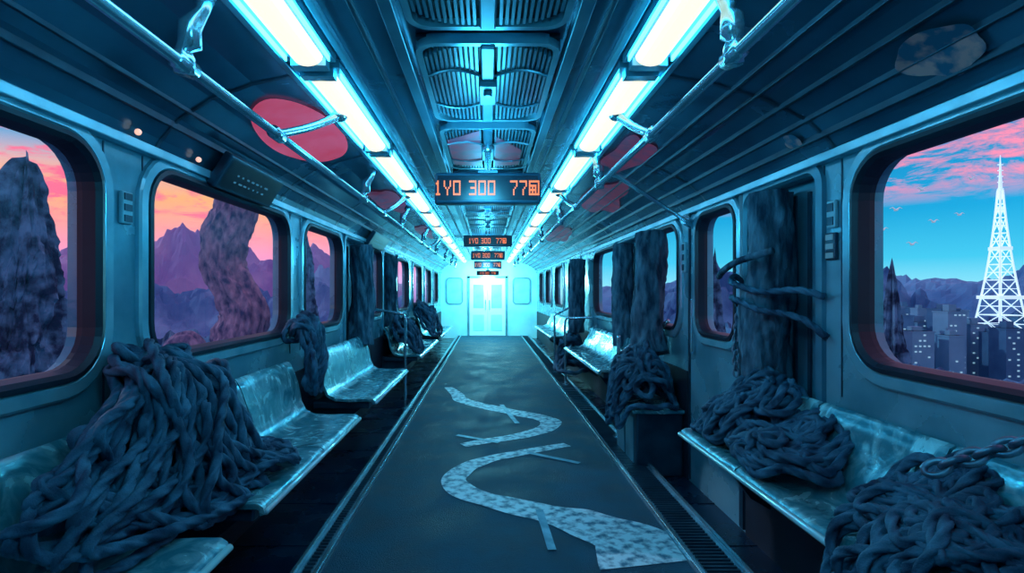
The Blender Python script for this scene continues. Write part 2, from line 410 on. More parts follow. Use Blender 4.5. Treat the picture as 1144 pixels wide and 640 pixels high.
G().cyl((.79,3.35,.735),(1.46,3.95,.52),.014).obj('bar_tube','steel',e,smooth=True)
G().cyl((1.44,3.93,.53),(1.52,4.0,.50),.035).obj('bar_flange','steel',e)

# ------------------------------------------------------------------ benches
def bench(side,y0,y1,n,depth,zs,label,zb=-.48):
    X=WL if side=='left' else WR; s=1 if side=='left' else -1
    e=empty('train_bench',label,'bench','benches along the carriage walls')
    P=[(.055,zb),(.075,zb-.012),(.10,zb-.06),(.135,zb-.16),(.155,zs+.10),(.185,zs+.035),(.24,zs+.005),(.34,zs-.002),(depth-.10,zs+.002),(depth-.03,zs+.002),(depth-.008,zs-.012),(depth,zs-.04)]
    w=(y1-y0)/n
    for k in range(n):
        a=y0+k*w+.006; b=y0+(k+1)*w-.006; v=[];f=[];nu=9;m=len(P)
        for off in (0,1):
            for i in range(nu):
                t=i/(nu-1); dish=.014*(max(0,math.sin(math.pi*t))**.7)
                for j,(d,z) in enumerate(P):
                    j0=max(j-1,0);j1=min(j+1,m-1); tx=P[j1][0]-P[j0][0]; tz=P[j1][1]-P[j0][1]; L=math.hypot(tx,tz); nx,nz=-tz/L,tx/L
                    nx,nz=(-nx,-nz) if nz<-.01 or (abs(nz)<=.01 and nx<0) else (nx,nz)
                    fade=math.sin(math.pi*j/(m-1))
                    q=-dish*fade-(off*.022)
                    v.append((X+s*(d+nx*q),a+(b-a)*t,z+nz*q))
        for off in (0,1):
            for i in range(nu-1):
                for j in range(m-1):
                    o=off*nu*m; f.append((o+i*m+j,o+(i+1)*m+j,o+(i+1)*m+j+1,o+i*m+j+1))
        N=nu*m
        for i in range(nu-1):
            for j in (0,m-1): f.append((i*m+j,(i+1)*m+j,N+(i+1)*m+j,N+i*m+j))
        for j in range(m-1):
            for i in (0,nu-1): f.append((i*m+j,i*m+j+1,N+i*m+j+1,N+i*m+j))
        o=G().add(v,f).obj('seat_shell','seat',e,smooth=True)
        md=o.modifiers.new('es','EDGE_SPLIT'); md.split_angle=math.radians(50)
    g=G(); g.tube([(X+s*(depth+.001),y0+.01,zs-.03),(X+s*(depth+.001),y1-.01,zs-.03)],.013,10)
    g.obj('front_edge_rail','seatedge',e,smooth=True,label='bright metal front edge rail')
    g=G(); xa,xb=sorted((X+s*.05,X+s*(depth-.06))); g.box(xa,xb,y0+.04,y1-.04,zs-.085,zs-.035)
    g.obj('under_frame','dark',e,bevel=.01)
    for y in ([y0+.12,y1-.12] if n<3 else [y0+.12,(y0+y1)/2,y1-.12]):
        g=G(); p=[(X+s*.015,zs-.03),(X+s*(depth-.1),zs-.06),(X+s*(depth-.16),zs-.11),(X+s*.12,zs-.34),(X+s*.015,zs-.40)]
        g.prism(p,y-.02,y+.02); g.obj('wall_bracket','dark',e)
    return e
zl=-.85; dl=.56
bench('left',.35,1.86,2,dl,zl,'scuffed teal metal train bench beneath large window')
bench('left',2.14,3.74,2,dl,zl,'scuffed teal metal train bench with rope heaped over its end')
bench('left',4.25,5.95,2,dl,zl,'scuffed teal metal train bench beneath small window')
bench('left',7.2,9.6,3,dl,zl,'long teal metal train bench beside bark column')
bench('left',10.4,13.4,4,dl,zl,'long teal metal train bench close to end door')
zr=-.76; dr=.45
bench('right',.35,3.0,4,dr,zr,'long scuffed teal bench loaded with rope piles')
bench('right',5.2,7.5,3,dr,zr,'teal metal train bench beneath window, empty')
bench('right',9.2,12.2,4,dr,zr,'long teal metal train bench close to end door')
e=empty('low_locker','low dark metal locker with pale lid beside door','cabinet')
G().box(1.14,1.50,4.12,4.75,-1.42,-.93).obj('locker_body','dark',e,bevel=.015)
G().box(1.10,1.50,4.08,4.78,-.93,-.90).obj('locker_lid','seat',e,bevel=.008)
for a in (4.18,4.46): G().box(1.132,1.142,a,a+.24,-1.34,-.98).obj('locker_door','panel',e,bevel=.004)
g=G(); g.box(1.508,1.522,3.20,3.225,-1.40,.58); g.box(1.508,1.522,4.02,4.045,-1.40,.58); g.box(1.508,1.522,3.2,4.045,.575,.59)
g.box(1.50,1.522,3.16,3.2,-1.4,.6)
d=g.obj('door_1','dark',**ST)
G().box(1.49,1.52,3.93,3.97,-.45,-.05).obj('door_handle','steel',d,bevel=.01)

def stanchion(pts_list,label,r=.017):
    e=empty('stanchion_rail',label,'handrail')
    for i,p in enumerate(pts_list):
        G().tube(cat(p,.04),r,12).obj('rail_tube' ,'steel',e,smooth=True)
    x,y,z=pts_list[0][0]
    G().cyl((x,y,z-.0),(x,y,z+.02),.05).obj('rail_foot','steel',e)
    return e
stanchion([[(1.2,4.93,FL+.012),(1.2,4.93,-.9),(1.2,4.93,-.40)],[(1.2,4.93,-.58),(1.32,4.7,-.42),(1.50,4.45,-.24)],[(1.2,4.93,-1.1),(1.28,4.86,-1.12),(1.30,4.86,-1.41)]],'upright steel stanchion with slanted arm beside rope heap')
stanchion([[(1.12,7.75,FL+.012),(1.12,7.75,-.9),(1.12,7.75,-.42),(1.2,7.7,-.38),(1.50,7.6,-.36)]],'upright bent steel stanchion at bench end')
stanchion([[(1.12,9.0,FL+.012),(1.12,9.0,-.7),(1.12,9.0,-.40),(1.2,9.0,-.35),(1.50,9.0,-.2)]],'upright bent steel stanchion at bench end')
stanchion([[(-1.0,6.5,FL-.07),(-1.0,6.5,-.7),(-1.0,6.5,-.32),(-1.08,6.5,-.26),(-1.43,6.5,-.2)]],'upright bent steel stanchion beside bark column')

# ------------------------------------------------------------------ ropes
def ropeobj(path,r,label,step=None,name='rope_pile',n=12,parent=None,catg='rope'):
    step=step or r*.6
    P=cat(path,step)
    Q=[P[0]]
    for p in P[1:]:
        if (p-Q[-1]).length>=step: Q.append(p)
    for _ in range(4):
        Q=[Q[0]]+[(Q[i-1]+Q[i]*2+Q[i+1])/4 for i in range(1,len(Q)-1)]+[Q[-1]]
    g=G().tube(Q,r,n,lobes=3,pitch=r*13)
    if parent: return g.obj(name,'rope',parent,smooth=True)
    return g.obj(name,'rope',smooth=True,**tag(label,catg))
def bundle(guides,passes,jit,rng):
    """one continuous rope running back and forth along neighbouring guides"""
    path=[]
    m=len(guides)-1
    for k in range(passes):
        u=((k*0.618)%1)*m if m else 0; i=min(int(u),max(m-1,0)); t=u-i
        A=guides[i]; B=guides[min(i+1,m)]
        lo=rng.uniform(-.5,.5); pts=[]
        for j,(a,b) in enumerate(zip(A,B)):
            tt=min(1.3,max(-.3,t+lo*math.sin(j*1.7+k)))
            p=Vector(a).lerp(Vector(b),tt)+Vector((rng.gauss(0,jit),rng.gauss(0,jit*1.7),rng.gauss(0,jit))); pts.append(p)
        if rng.random()<.35: pts=pts[:-1]
        if k%2: pts.reverse()
        path+=pts
    return path
def heap(cx,cy,rx,ry,h,base,n,rng,r,xlim=None,loop=.10):
    """one long rope laid down in wandering coils over a mound"""
    out=[]; a=rng.uniform(0,6); px,py=0.,0.; tx,ty=0.,0.; steps=n*14; sd=rng.uniform(0,50); lr=loop
    for i in range(steps):
        if i%24==0:
            th=rng.uniform(0,6.283); q=rng.uniform(.1,1.)**.5
            tx,ty=q*math.cos(th)*max(.02,rx-loop*.6),q*math.sin(th)*max(.02,ry-loop*.6); lr=loop*rng.uniform(.4,1.6)
            el=rng.uniform(.25,1.1); om=rng.uniform(0,3.1)
        px+=(tx-px)*.09; py+=(ty-py)*.09; a+=2*math.pi/14*rng.uniform(.5,1.2)
        ex,ey=lr*math.cos(a),lr*el*math.sin(a)
        x=cx+px+ex*math.cos(om)-ey*math.sin(om); y=cy+py+ex*math.sin(om)+ey*math.cos(om)
        if xlim: x=min(max(x,xlim[0]+r+.012),xlim[1]-r-.012)
        d=math.hypot((x-cx)/rx,(y-cy)/ry)
        lay=.40+.60*(i/steps)**.5
        z=base(x,y)+h*math.sqrt(max(0,1-min(1,d*d)))*lay+r+.34*h*noise.noise(Vector((x*7,y*7,sd+i*.03)))
        z=max(z,base(x,y)+r)
        out.append(Vector((x,y,z)))
    return out
def rbase(x,y):
    d=WR-x
    if d>=dr: return zr-(d-dr)*4
    if d>.2: return zr+.004
    return zr+.02+(.2-d)/.15*.14
def lbase(x,y):
    d=x-WL
    if d>dl: return zl-(d-dl)*4
    if d>.22: return zl+.004
    return zl+.03+(.22-d)/.16*.30
rng=random.Random(3)
gd=[
 [(-1.31,1.98,-.30),(-1.24,1.85,-.36),(-1.24,1.66,-.47),(-1.25,1.54,-.58),(-1.22,1.46,-.70)],
 [(-1.33,2.02,-.27),(-1.22,1.92,-.34),(-1.18,1.78,-.46),(-1.17,1.68,-.62),(-1.13,1.62,-.78)],
 [(-1.32,2.08,-.26),(-1.19,2.05,-.35),(-1.12,2.02,-.50),(-1.10,1.99,-.68),(-1.08,1.98,-.84)],
 [(-1.32,2.16,-.27),(-1.17,2.16,-.36),(-1.08,2.17,-.52),(-1.05,2.2,-.70),(-1.02,2.24,-.80)],
 [(-1.33,2.26,-.33),(-1.20,2.28,-.40),(-1.12,2.34,-.54),(-1.08,2.40,-.72),(-1.04,2.46,-.81)],
 [(-1.33,2.34,-.42),(-1.26,2.38,-.48),(-1.18,2.44,-.60),(-1.12,2.50,-.76),(-1.06,2.56,-.81)]]
ropeobj(bundle(gd,60,.036,rng),.0185,'thick twisted dark rope heaped over bench end and wall')
ropeobj(heap(-1.13,2.44,.24,.34,.12,lbase,40,rng,.017,(WL,-.89)),.017,'loose coils of dark twisted rope on bench seat',name='rope_coil')
gd=[[(-1.37,3.76,-.30),(-1.32,3.74,-.22),(-1.27,3.76,-.34),(-1.25,3.76,-.52),(-1.27,3.76,-.64)],
    [(-1.37,3.86,-.26),(-1.31,3.86,-.18),(-1.24,3.86,-.32),(-1.21,3.86,-.52),(-1.23,3.86,-.70)],
    [(-1.37,3.98,-.30),(-1.32,3.98,-.20),(-1.26,3.98,-.36),(-1.24,3.98,-.54),(-1.26,3.98,-.68)]]
ropeobj(bundle(gd,22,.028,rng),.020,'bundle of dark rope hung over backrest between windows')
ropeobj(heap(-1.16,7.55,.20,.5,.42,lbase,34,rng,.027,(-1.34,-.89),.14),.027,'dark rope heaped on bench beside bark column')
ropeobj(heap(-1.2,10.6,.24,.6,.5,lbase,30,rng,.032,(WL,-.89),.18),.032,'dark rope heaped on long bench')
pth=heap(1.32,2.72,.20,.32,.22,rbase,62,rng,.0185,(1.06,WR),.10)+heap(1.27,2.30,.22,.32,.13,rbase,50,rng,.0185,(1.04,WR),.11)+heap(1.33,2.60,.17,.30,.24,rbase,26,rng,.0185,(1.05,WR),.10)
ropeobj(pth,.0185,'large tangled pile of dark twisted rope on bench')
pth=heap(1.30,1.62,.22,.22,.13,rbase,36,rng,.0155,(1.03,WR),.09)+heap(1.25,1.42,.22,.22,.15,rbase,40,rng,.0155,(1.0,WR),.08)
ropeobj(pth,.0155,'tangled pile of dark rope slumped over bench front')
gd=[[(1.30,1.36,-.66),(1.17,1.34,-.70),(1.06,1.32,-.75),(1.03,1.32,-.90),(1.03,1.33,-1.04)],
    [(1.28,1.50,-.64),(1.15,1.50,-.69),(1.05,1.48,-.75),(1.02,1.48,-.88),(1.02,1.47,-1.0)],
    [(1.30,1.66,-.66),(1.17,1.66,-.70),(1.06,1.66,-.75),(1.03,1.66,-.84),(1.03,1.64,-.92)]]
ropeobj(bundle(gd,16,.022,rng),.0155,'rope strands hanging off bench front edge',name='hanging_rope')
def kbase(x,y): return -.90 if x>1.08 else -.90-(1.08-x)*3.5
ropeobj(heap(1.24,4.42,.24,.40,.40,kbase,70,rng,.022,(.98,WR),.14),.022,'mound of dark rope piled on low locker')
ropeobj(heap(1.26,8.2,.20,.45,.5,lambda x,y:-1.2,40,rng,.03,(1.0,WR),.16),.03,'tall mound of dark rope beside long bench')
# ------------------------------------------------------------------ bark trunks
def trunk(pts,r0,r1,label,m='bark',seed=0,name='bark_column',n=60,amp=.22,step=.018,fq=3.,tw=5.,catg='tree',fine=0.):
    P=cat(pts,step); k=len(P); rr=[r0+(r1-r0)*i/(k-1) for i in range(k)]
    def fn(th,L,t):
        Ls=L/max(r0,.01)*.12
        cx_,sx_=math.cos(th),math.sin(th)
        a=noise.fractal(Vector((cx_*1.4+seed,sx_*1.4,Ls*2.6)),.8,2.,4)
        b=abs(math.sin(fq*.5*th+Ls*tw+1.6*noise.noise(Vector((Ls*3,seed,sx_)))))
        c=noise.ridged_multi_fractal(Vector((cx_*2.6+seed,sx_*2.6,Ls*7+seed)),.8,2.2,4,1.,2.)-1.
        f2=abs(math.sin(fine*th+Ls*tw*2+2*a)) if fine else 0
        return 1+amp*a*.9+amp*.8*(b-.6)+amp*.38*c+.07*f2
    g=G().tube(P,rr,n,fn=fn)
    return g.obj(name,m,smooth=True,**tag(label,catg))
trunk([(1.49,2.88,-.50),(1.475,2.85,-.2),(1.485,2.82,.2),(1.49,2.83,.52)],.115,.095,'rough dark bark trunk standing in wall niche, roped',seed=2,fine=6)
trunk([(1.35,4.48,-.52),(1.35,4.55,-.3),(1.365,4.5,.1),(1.375,4.55,.50)],.13,.105,'rough dark bark trunk rising from rope mound',seed=5,fine=6)
trunk([(1.46,5.75,-.58),(1.455,5.8,0),(1.46,5.78,.52)],.12,.10,'rough dark bark trunk in wall niche between windows',seed=8)
trunk([(-1.40,5.9,-.58),(-1.39,5.95,0),(-1.40,5.9,.52)],.125,.11,'rough grey bark column filling wall niche',seed=11,fine=6)
trunk([(-1.42,7.8,-.58),(-1.42,7.8,0),(-1.42,7.8,.52)],.10,.10,'rough grey bark column in wall niche beside bench',seed=14)
trunk([(1.36,8.25,-.62),(1.37,8.25,-.1),(1.38,8.25,.50)],.12,.11,'rough dark bark trunk against wall beyond bench',seed=16)
p=[(1.49,2.38,-.02),(1.44,2.50,.01),(1.37,2.66,.0),(1.325,2.82,.03),(1.34,2.96,.06),(1.41,3.06,.09),(1.47,3.12,.06),(1.49,3.22,.03)]
ropeobj(p,.016,'taut dark rope lashed across trunk',name='lashing_rope')
p=[(1.49,2.36,-.20),(1.44,2.48,-.12),(1.35,2.66,-.09),(1.315,2.80,-.05),(1.34,2.95,-.03),(1.42,3.05,-.07),(1.47,3.15,-.12),(1.49,3.20,-.3)]
ropeobj(p,.016,'sagging dark rope lashed across trunk',name='lashing_rope')
br=cat([(1.38,2.60,.20),(1.30,2.78,.16),(1.31,2.98,.12),(1.36,3.16,.09)],.03)
G().tube(br,[.018]*len(br),8).obj('broken_branch','bark',smooth=True,**tag('thin broken bark branch tied across trunk','branch'))
def chain(pts,label,ls=.05,r=.0065):
    P=cat(pts,.004); e=empty('iron_chain',label,'chain'); acc=0; Q=[P[0]]
    for p in P[1:]:
        if (p-Q[-1]).length>=ls*.62: Q.append(p)
    for i in range(len(Q)-1):
        c=(Q[i]+Q[i+1])/2; t=(Q[i+1]-Q[i]).normalized(); u=t.orthogonal().normalized(); w=t.cross(u)
        if i%2: u,w=w,u
        pts=[]
        for k in range(14):
            a=2*math.pi*k/14; pts.append(c+t*(ls*.5*math.cos(a))+u*(ls*.30*math.sin(a)))
        G().tube(pts,r,6,closed=True).obj('chain_link','chain',e,smooth=True)
    return e
chain([(1.47,1.30,-.30),(1.42,1.36,-.36),(1.34,1.41,-.415),(1.26,1.45,-.46),(1.18,1.49,-.51)],'dark iron chain leading onto rope pile',ls=.062,r=.0095)
chain([(1.49,3.19,-.10),(1.47,3.19,-.3),(1.46,3.16,-.5)],'dark iron chain hanging beside trunk niche',ls=.05)

# ------------------------------------------------------------------ small wall fittings
def panelbox(X,s,y0,y1,z0,z1,name,m,label,catg,kids=3):
    e=G().box(min(X,X+s*.018),max(X,X+s*.018),y0,y1,z0,z1).obj(name,m,bevel=.006,**tag(label,catg))
    for i in range(kids):
        zz=z0+(z1-z0)*(i+.5)/kids; h=(z1-z0)/kids*.3
        G().box(min(X+s*.017,X+s*.022),max(X+s*.017,X+s*.022),y0+.01,y1-.01,zz-h,zz+h).obj('panel_slot','dark' if m!='dark' else 'dimled',e)
panelbox(WL,1,2.105,2.17,.27,.40,'wall_notice','label','small pale notice plate between windows','notice',3)
panelbox(WR,-1,2.325,2.385,.28,.40,'wall_notice','label','small pale notice plate beside trunk niche','notice',2)
panelbox(WR,-1,2.325,2.395,.14,.26,'intercom_panel','dark','small dark intercom panel beside trunk niche','intercom',3)
panelbox(WR,-1,4.10,4.16,.15,.38,'wall_notice','label','small pale notice plate beside door','notice',3)
def disc(cx_,cy_,rx,ry,m,name,label,off=.010,irr=0.,seed=0):  # lays a painted reflection along the ceiling curve
    v=[(cx_,cy_,ceilz(cx_)-off)]; f=[]; nr,na=8,48
    for j in range(1,nr+1):
        for k in range(na):
            a=2*math.pi*k/na; q=j/nr*(1+irr*noise.noise(Vector((math.cos(a)*1.3+seed*3.3,math.sin(a)*1.3,seed))))
            x=cx_+rx*q*math.cos(a); y=cy_+ry*q*math.sin(a); v.append((x,y,ceilz(x)-off))
    for k in range(na): f.append((0,1+k,1+(k+1)%na))
    for j in range(nr-1):
        for k in range(na): f.append((1+j*na+k,1+j*na+(k+1)%na,1+(j+1)*na+(k+1)%na,1+(j+1)*na+k))
    return G().add(v,f).obj(name,m,smooth=True,**tag(label,'reflection'))
disc(-1.035,3.05,.19,.56,'red','ceiling_reflection_disc','large round soft painted red reflection on curved ceiling')
disc(-.98,5.4,.12,.6,'reddim','ceiling_reflection_patch','painted red reflection on curved ceiling',irr=.5,seed=1)
disc(-.95,8.2,.09,.8,'reddim','ceiling_reflection_patch','painted red reflection on curved ceiling',irr=.5,seed=2)
disc(1.08,5.0,.17,.7,'reddim','ceiling_reflection_patch','painted red reflection on curved ceiling',irr=.5,seed=3)
disc(.92,3.6,.11,.45,'reddim','ceiling_reflection_patch','painted red reflection on curved ceiling',irr=.5,seed=4)
disc(1.05,8.2,.17,1.0,'reddim','ceiling_reflection_patch','painted red reflection on curved ceiling',irr=.5,seed=8)
disc(1.37,1.64,.085,.14,'pinkreflect','ceiling_reflection_patch','mottled peach painted reflection on curved ceiling',off=.018,irr=.3,seed=5)
disc(1.42,2.5,.035,.05,'pinkreflect','ceiling_reflection_patch','small peach painted reflection on curved ceiling',off=.018,irr=.3,seed=7)
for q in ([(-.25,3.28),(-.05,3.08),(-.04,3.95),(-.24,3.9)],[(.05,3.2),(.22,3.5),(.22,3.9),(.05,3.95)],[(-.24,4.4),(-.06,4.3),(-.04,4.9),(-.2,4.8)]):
    G().add([(x,y,.9235) for x,y in q],[(0,1,2,3)]).obj('vent_reflection','reddim',**tag('dark red painted reflection on ceiling vent','reflection'))  # red reflection painted as a flat sheet under the slats
for y in (2.15,2.6):
    G().ellip((-1.40,y,.64),.013,.013,.013).obj('indicator_lamp',mat('lamp_peach%d'%int(y*10),(.8,.5,.4),rough=.3,emis=(1,.55,.4),estr=1.0),**tag('tiny round peach indicator lamp on cove','lamp'))

# ------------------------------------------------------------------ end wall and doors
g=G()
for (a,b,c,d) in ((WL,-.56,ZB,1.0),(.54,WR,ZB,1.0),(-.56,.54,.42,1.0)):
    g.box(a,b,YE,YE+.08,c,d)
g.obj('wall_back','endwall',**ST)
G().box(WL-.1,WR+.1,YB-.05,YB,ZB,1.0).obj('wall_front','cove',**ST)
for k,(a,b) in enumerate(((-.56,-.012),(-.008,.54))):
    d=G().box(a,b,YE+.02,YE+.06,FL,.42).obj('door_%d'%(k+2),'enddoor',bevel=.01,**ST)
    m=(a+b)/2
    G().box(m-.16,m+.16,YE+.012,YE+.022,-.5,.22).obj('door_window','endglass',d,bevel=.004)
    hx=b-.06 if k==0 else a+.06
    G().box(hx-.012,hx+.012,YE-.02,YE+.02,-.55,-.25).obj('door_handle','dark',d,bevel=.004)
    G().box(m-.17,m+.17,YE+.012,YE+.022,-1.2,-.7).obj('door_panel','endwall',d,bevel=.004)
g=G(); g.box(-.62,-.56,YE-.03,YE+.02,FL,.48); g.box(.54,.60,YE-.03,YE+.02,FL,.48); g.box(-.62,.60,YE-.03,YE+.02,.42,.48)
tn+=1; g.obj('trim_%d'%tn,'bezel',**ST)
for (a,b) in ((-1.25,-.80),(.80,1.28)):
    wn+=1
    o1=rrect(a,b,-.35,.40,.08,.04); o2=rrect(a,b,-.35,.40,.08,0); n=len(o1)
    w=G().add([(x,YE-.02,z) for x,z in o1]+[(x,YE-.02,z) for x,z in o2],[(i,(i+1)%n,n+(i+1)%n,n+i) for i in range(n)]).obj('window_%d'%wn,'bezel',**ST)
    G().add([(x,YE-.01,z) for x,z in o2],[tuple(range(n))]).obj('glass_pane','endglass',w)

# ------------------------------------------------------------------ outside world
def ridge(a0,a1,r0,r1,base,hfun,m,label,name='mountain_ridge',na=220,nr=30,sc=1.,seed=0,rough=.35,catg='mountain'):
    v=[];f=[]
    for j in range(nr+1):
        t=j/nr; r=r0+(r1-r0)*t
        for i in range(na+1):
            a=math.radians(a0+(a1-a0)*i/na); x=r*math.sin(a); y=r*math.cos(a)
            h=hfun(math.degrees(a)); env=math.sin(math.pi*min(1,t*1.0))**.8 if t<.5 else 1-.6*(t-.5)
            p=Vector((x/r0*sc*6+seed,y/r0*sc*6,seed))
            fr=noise.ridged_multi_fractal(p,.8,2.2,8,1.,2.)*.45
            z=base+(h-base)*env*(1-rough+rough*fr)
            v.append((x,y,z))
    w=na+1
    for j in range(nr):
        for i in range(na): f.append((j*w+i,j*w+i+1,(j+1)*w+i+1,(j+1)*w+i))
    return G().add(v,f).obj(name,m,**tag(label,catg))
def peaks(lst,base):
    return lambda a: max([base]+[h*max(0,1-abs(a-c)/w)**1.0 + base*(1-max(0,1-abs(a-c)/w)) for c,h,w in lst])
ridge(-75,-8,380,520,-20,peaks([(-29.5,64,6),(-33,46,5),(-24,44,7),(-38,36,7),(-44,44,6),(-18,46,6),(-55,50,9)],12),rockmat('far_purple_haze_rock',(.30,.24,.55),(.52,.42,.68),.02,.3),'distant jagged mountains tinted purple for haze under sunset sky',seed=3,sc=1.6,rough=.5)  # distance haze and dusk tint mixed into the rock colour
ridge(-75,-8,180,260,-22,peaks([(-35,9,7),(-26,7,8),(-42,13,6),(-17,14,6),(-55,16,8)],1),rockmat('mid_blue_haze_rock',(.07,.22,.46),(.20,.42,.66),.05,.5),'hazy blue mountains in the middle distance',seed=8,sc=1.8,rough=.5)  # haze carried by a lighter rock colour
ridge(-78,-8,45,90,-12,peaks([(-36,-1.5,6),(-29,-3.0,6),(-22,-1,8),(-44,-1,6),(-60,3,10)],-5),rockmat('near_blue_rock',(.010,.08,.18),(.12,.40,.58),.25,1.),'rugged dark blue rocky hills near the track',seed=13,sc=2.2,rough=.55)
ridge(8,78,400,540,-20,peaks([(34,22,8),(40,14,6),(46,24,6),(24,26,8),(55,30,8)],8),rockmat('far_blue_haze_rock',(.05,.26,.50),(.14,.46,.70),.02,.3),'distant mountains tinted blue for haze under clear sky',seed=21,sc=1.6,rough=.5)  # blue of the air put into the rock colour
ridge(8,78,200,280,-32,peaks([(36.5,16,3.0),(39,7,3),(30,6,6),(46,0,5),(22,24,6),(52,5,6)],-7),rockmat('mid_teal_haze_rock',(.02,.14,.32),(.10,.38,.60),.05,.6),'haze-tinted blue rocky hills behind the town',seed=26,sc=1.8,rough=.5)  # haze tint put into the rock colour
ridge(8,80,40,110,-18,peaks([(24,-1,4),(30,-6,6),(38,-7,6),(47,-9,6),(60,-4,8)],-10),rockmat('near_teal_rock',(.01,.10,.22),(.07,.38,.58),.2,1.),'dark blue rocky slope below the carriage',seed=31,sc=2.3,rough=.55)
G().add([(-700,-50,-26),(700,-50,-26),(700,700,-26),(-700,700,-26)],[(0,1,2,3)]).obj('valley_floor',rockmat('valley_rock',(.02,.10,.20),(.07,.24,.38),.03),**tag('flat dark blue valley floor far below','ground'))
def spire(cx,cy,zb,zt,rad,seed,m,label,lean=(0,0),amp=.5,power=.35):
    n=100; m2=120; v=[];f=[]
    for j in range(m2+1):
        t=j/m2; z=zb+(zt-zb)*t
        rr=rad*(1-t)**power*(1-.35*t)
        for k in range(n):
            th=2*math.pi*k/n
            q=Vector((math.cos(th)*1.2+seed,math.sin(th)*1.2,t*(zt-zb)/rad*.33))
            c=noise.cell(Vector((q.x*1.6,q.y*1.6,q.z*3.2)))
            d=1+amp*(noise.fractal(q*1.3,.75,2.2,8))+.16*(c-.5)+.18*noise.ridged_multi_fractal(q*2.,.8,2.2,5,1.,2.)-.15
            v.append((cx+lean[0]*t+rr*d*math.cos(th),cy+lean[1]*t+rr*d*math.sin(th),z+.5*rad*noise.fractal(Vector((q.x*2.2,q.y*2.2,seed)),.9,2.1,4)*t))
    for j in range(m2):
        for k in range(n): f.append((j*n+k,j*n+(k+1)%n,(j+1)*n+(k+1)%n,(j+1)*n+k))
    f.append(tuple(range(m2*n,(m2+1)*n)))
    return G().add(v,f).obj('rock_spire',m,**tag(label,'rock'))
rk=rockmat('spire_rock',(.004,.035,.09),(.11,.34,.50),1.1,1.)  # lighter tone raised to stand in for blue highlights on the crags
spire(-22.6,25,-14,5.8,2.4,1,rk,'tall craggy dark blue rock spire outside the window',lean=(1.1,0),power=.28)
spire(-28.5,27,-14,3.0,2.3,4,rk,'lower craggy rock shoulder beside the tall spire')
spire(-16.9,24.0,-14,-2.4,1.3,6,rk,'low craggy rock outcrop beside the spire',power=.6)
spire(-14.2,42,-14,4.0,1.3,9,rk,'slim rock spire seen through small window')
spire(28.6,38,-16,1.4,2.4,15,rk,'dark craggy outcrop outside window',power=.8)
spire(16.9,40,-16,2.6,2.0,18,rk,'dark craggy rock outside door window',power=.7)
trunk([(-3.58,8,2.1),(-3.66,8.0,1.55),(-3.76,8,1.15),(-3.93,8,.75),(-3.93,8,.35),(-3.74,8,.01),(-3.62,8,-.32),(-3.72,8,-.79),(-3.88,8,-1.4),(-3.85,8,-3.5)],.25,.34,'thick twisting bark-covered trunk curving upward outside the window','vine',seed=30,name='twisted_tree',n=120,amp=.26,step=.025,fq=5,tw=4.,fine=8)
trunk([(-5.0,8.2,-3.0),(-4.85,8.1,-1.3),(-4.7,8.0,-.82),(-4.45,8,-.70),(-4.28,8,-.85)],.16,.10,'side root arching beside the twisting trunk','vine',seed=33,name='tree_root',n=40,amp=.2,fq=4)

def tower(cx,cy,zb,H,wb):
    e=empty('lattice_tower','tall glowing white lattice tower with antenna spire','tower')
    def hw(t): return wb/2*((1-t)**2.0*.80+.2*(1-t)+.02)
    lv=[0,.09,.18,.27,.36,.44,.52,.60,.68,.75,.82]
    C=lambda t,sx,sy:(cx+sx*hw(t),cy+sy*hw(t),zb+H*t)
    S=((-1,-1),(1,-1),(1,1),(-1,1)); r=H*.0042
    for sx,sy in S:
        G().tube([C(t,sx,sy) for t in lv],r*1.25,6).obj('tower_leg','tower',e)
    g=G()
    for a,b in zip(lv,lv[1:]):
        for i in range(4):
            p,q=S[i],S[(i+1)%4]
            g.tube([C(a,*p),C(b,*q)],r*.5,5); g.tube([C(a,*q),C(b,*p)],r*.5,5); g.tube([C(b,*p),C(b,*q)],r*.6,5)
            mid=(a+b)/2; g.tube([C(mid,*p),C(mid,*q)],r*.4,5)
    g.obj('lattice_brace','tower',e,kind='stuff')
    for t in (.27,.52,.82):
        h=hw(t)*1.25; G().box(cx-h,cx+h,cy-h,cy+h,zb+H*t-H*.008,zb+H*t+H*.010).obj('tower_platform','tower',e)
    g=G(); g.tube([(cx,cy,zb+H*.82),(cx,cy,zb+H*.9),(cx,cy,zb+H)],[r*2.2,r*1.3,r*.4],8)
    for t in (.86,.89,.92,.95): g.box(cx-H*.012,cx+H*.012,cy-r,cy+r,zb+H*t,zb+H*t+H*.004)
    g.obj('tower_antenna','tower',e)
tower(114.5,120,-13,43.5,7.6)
bm=[mat('facade_blue_%d'%i,c1,c2,rough=.7,scale=.3,detail=2) for i,(c1,c2) in enumerate((((.05,.27,.46),(.08,.35,.56)),((.12,.42,.60),(.16,.50,.68)),((.03,.17,.33),(.05,.24,.42))))]
wm=mat('lit_windows',(.4,.7,.8),rough=.4,emis=(.40,.78,.9),estr=.45)
rg=random.Random(12); placed=[]
k=0; tries=0
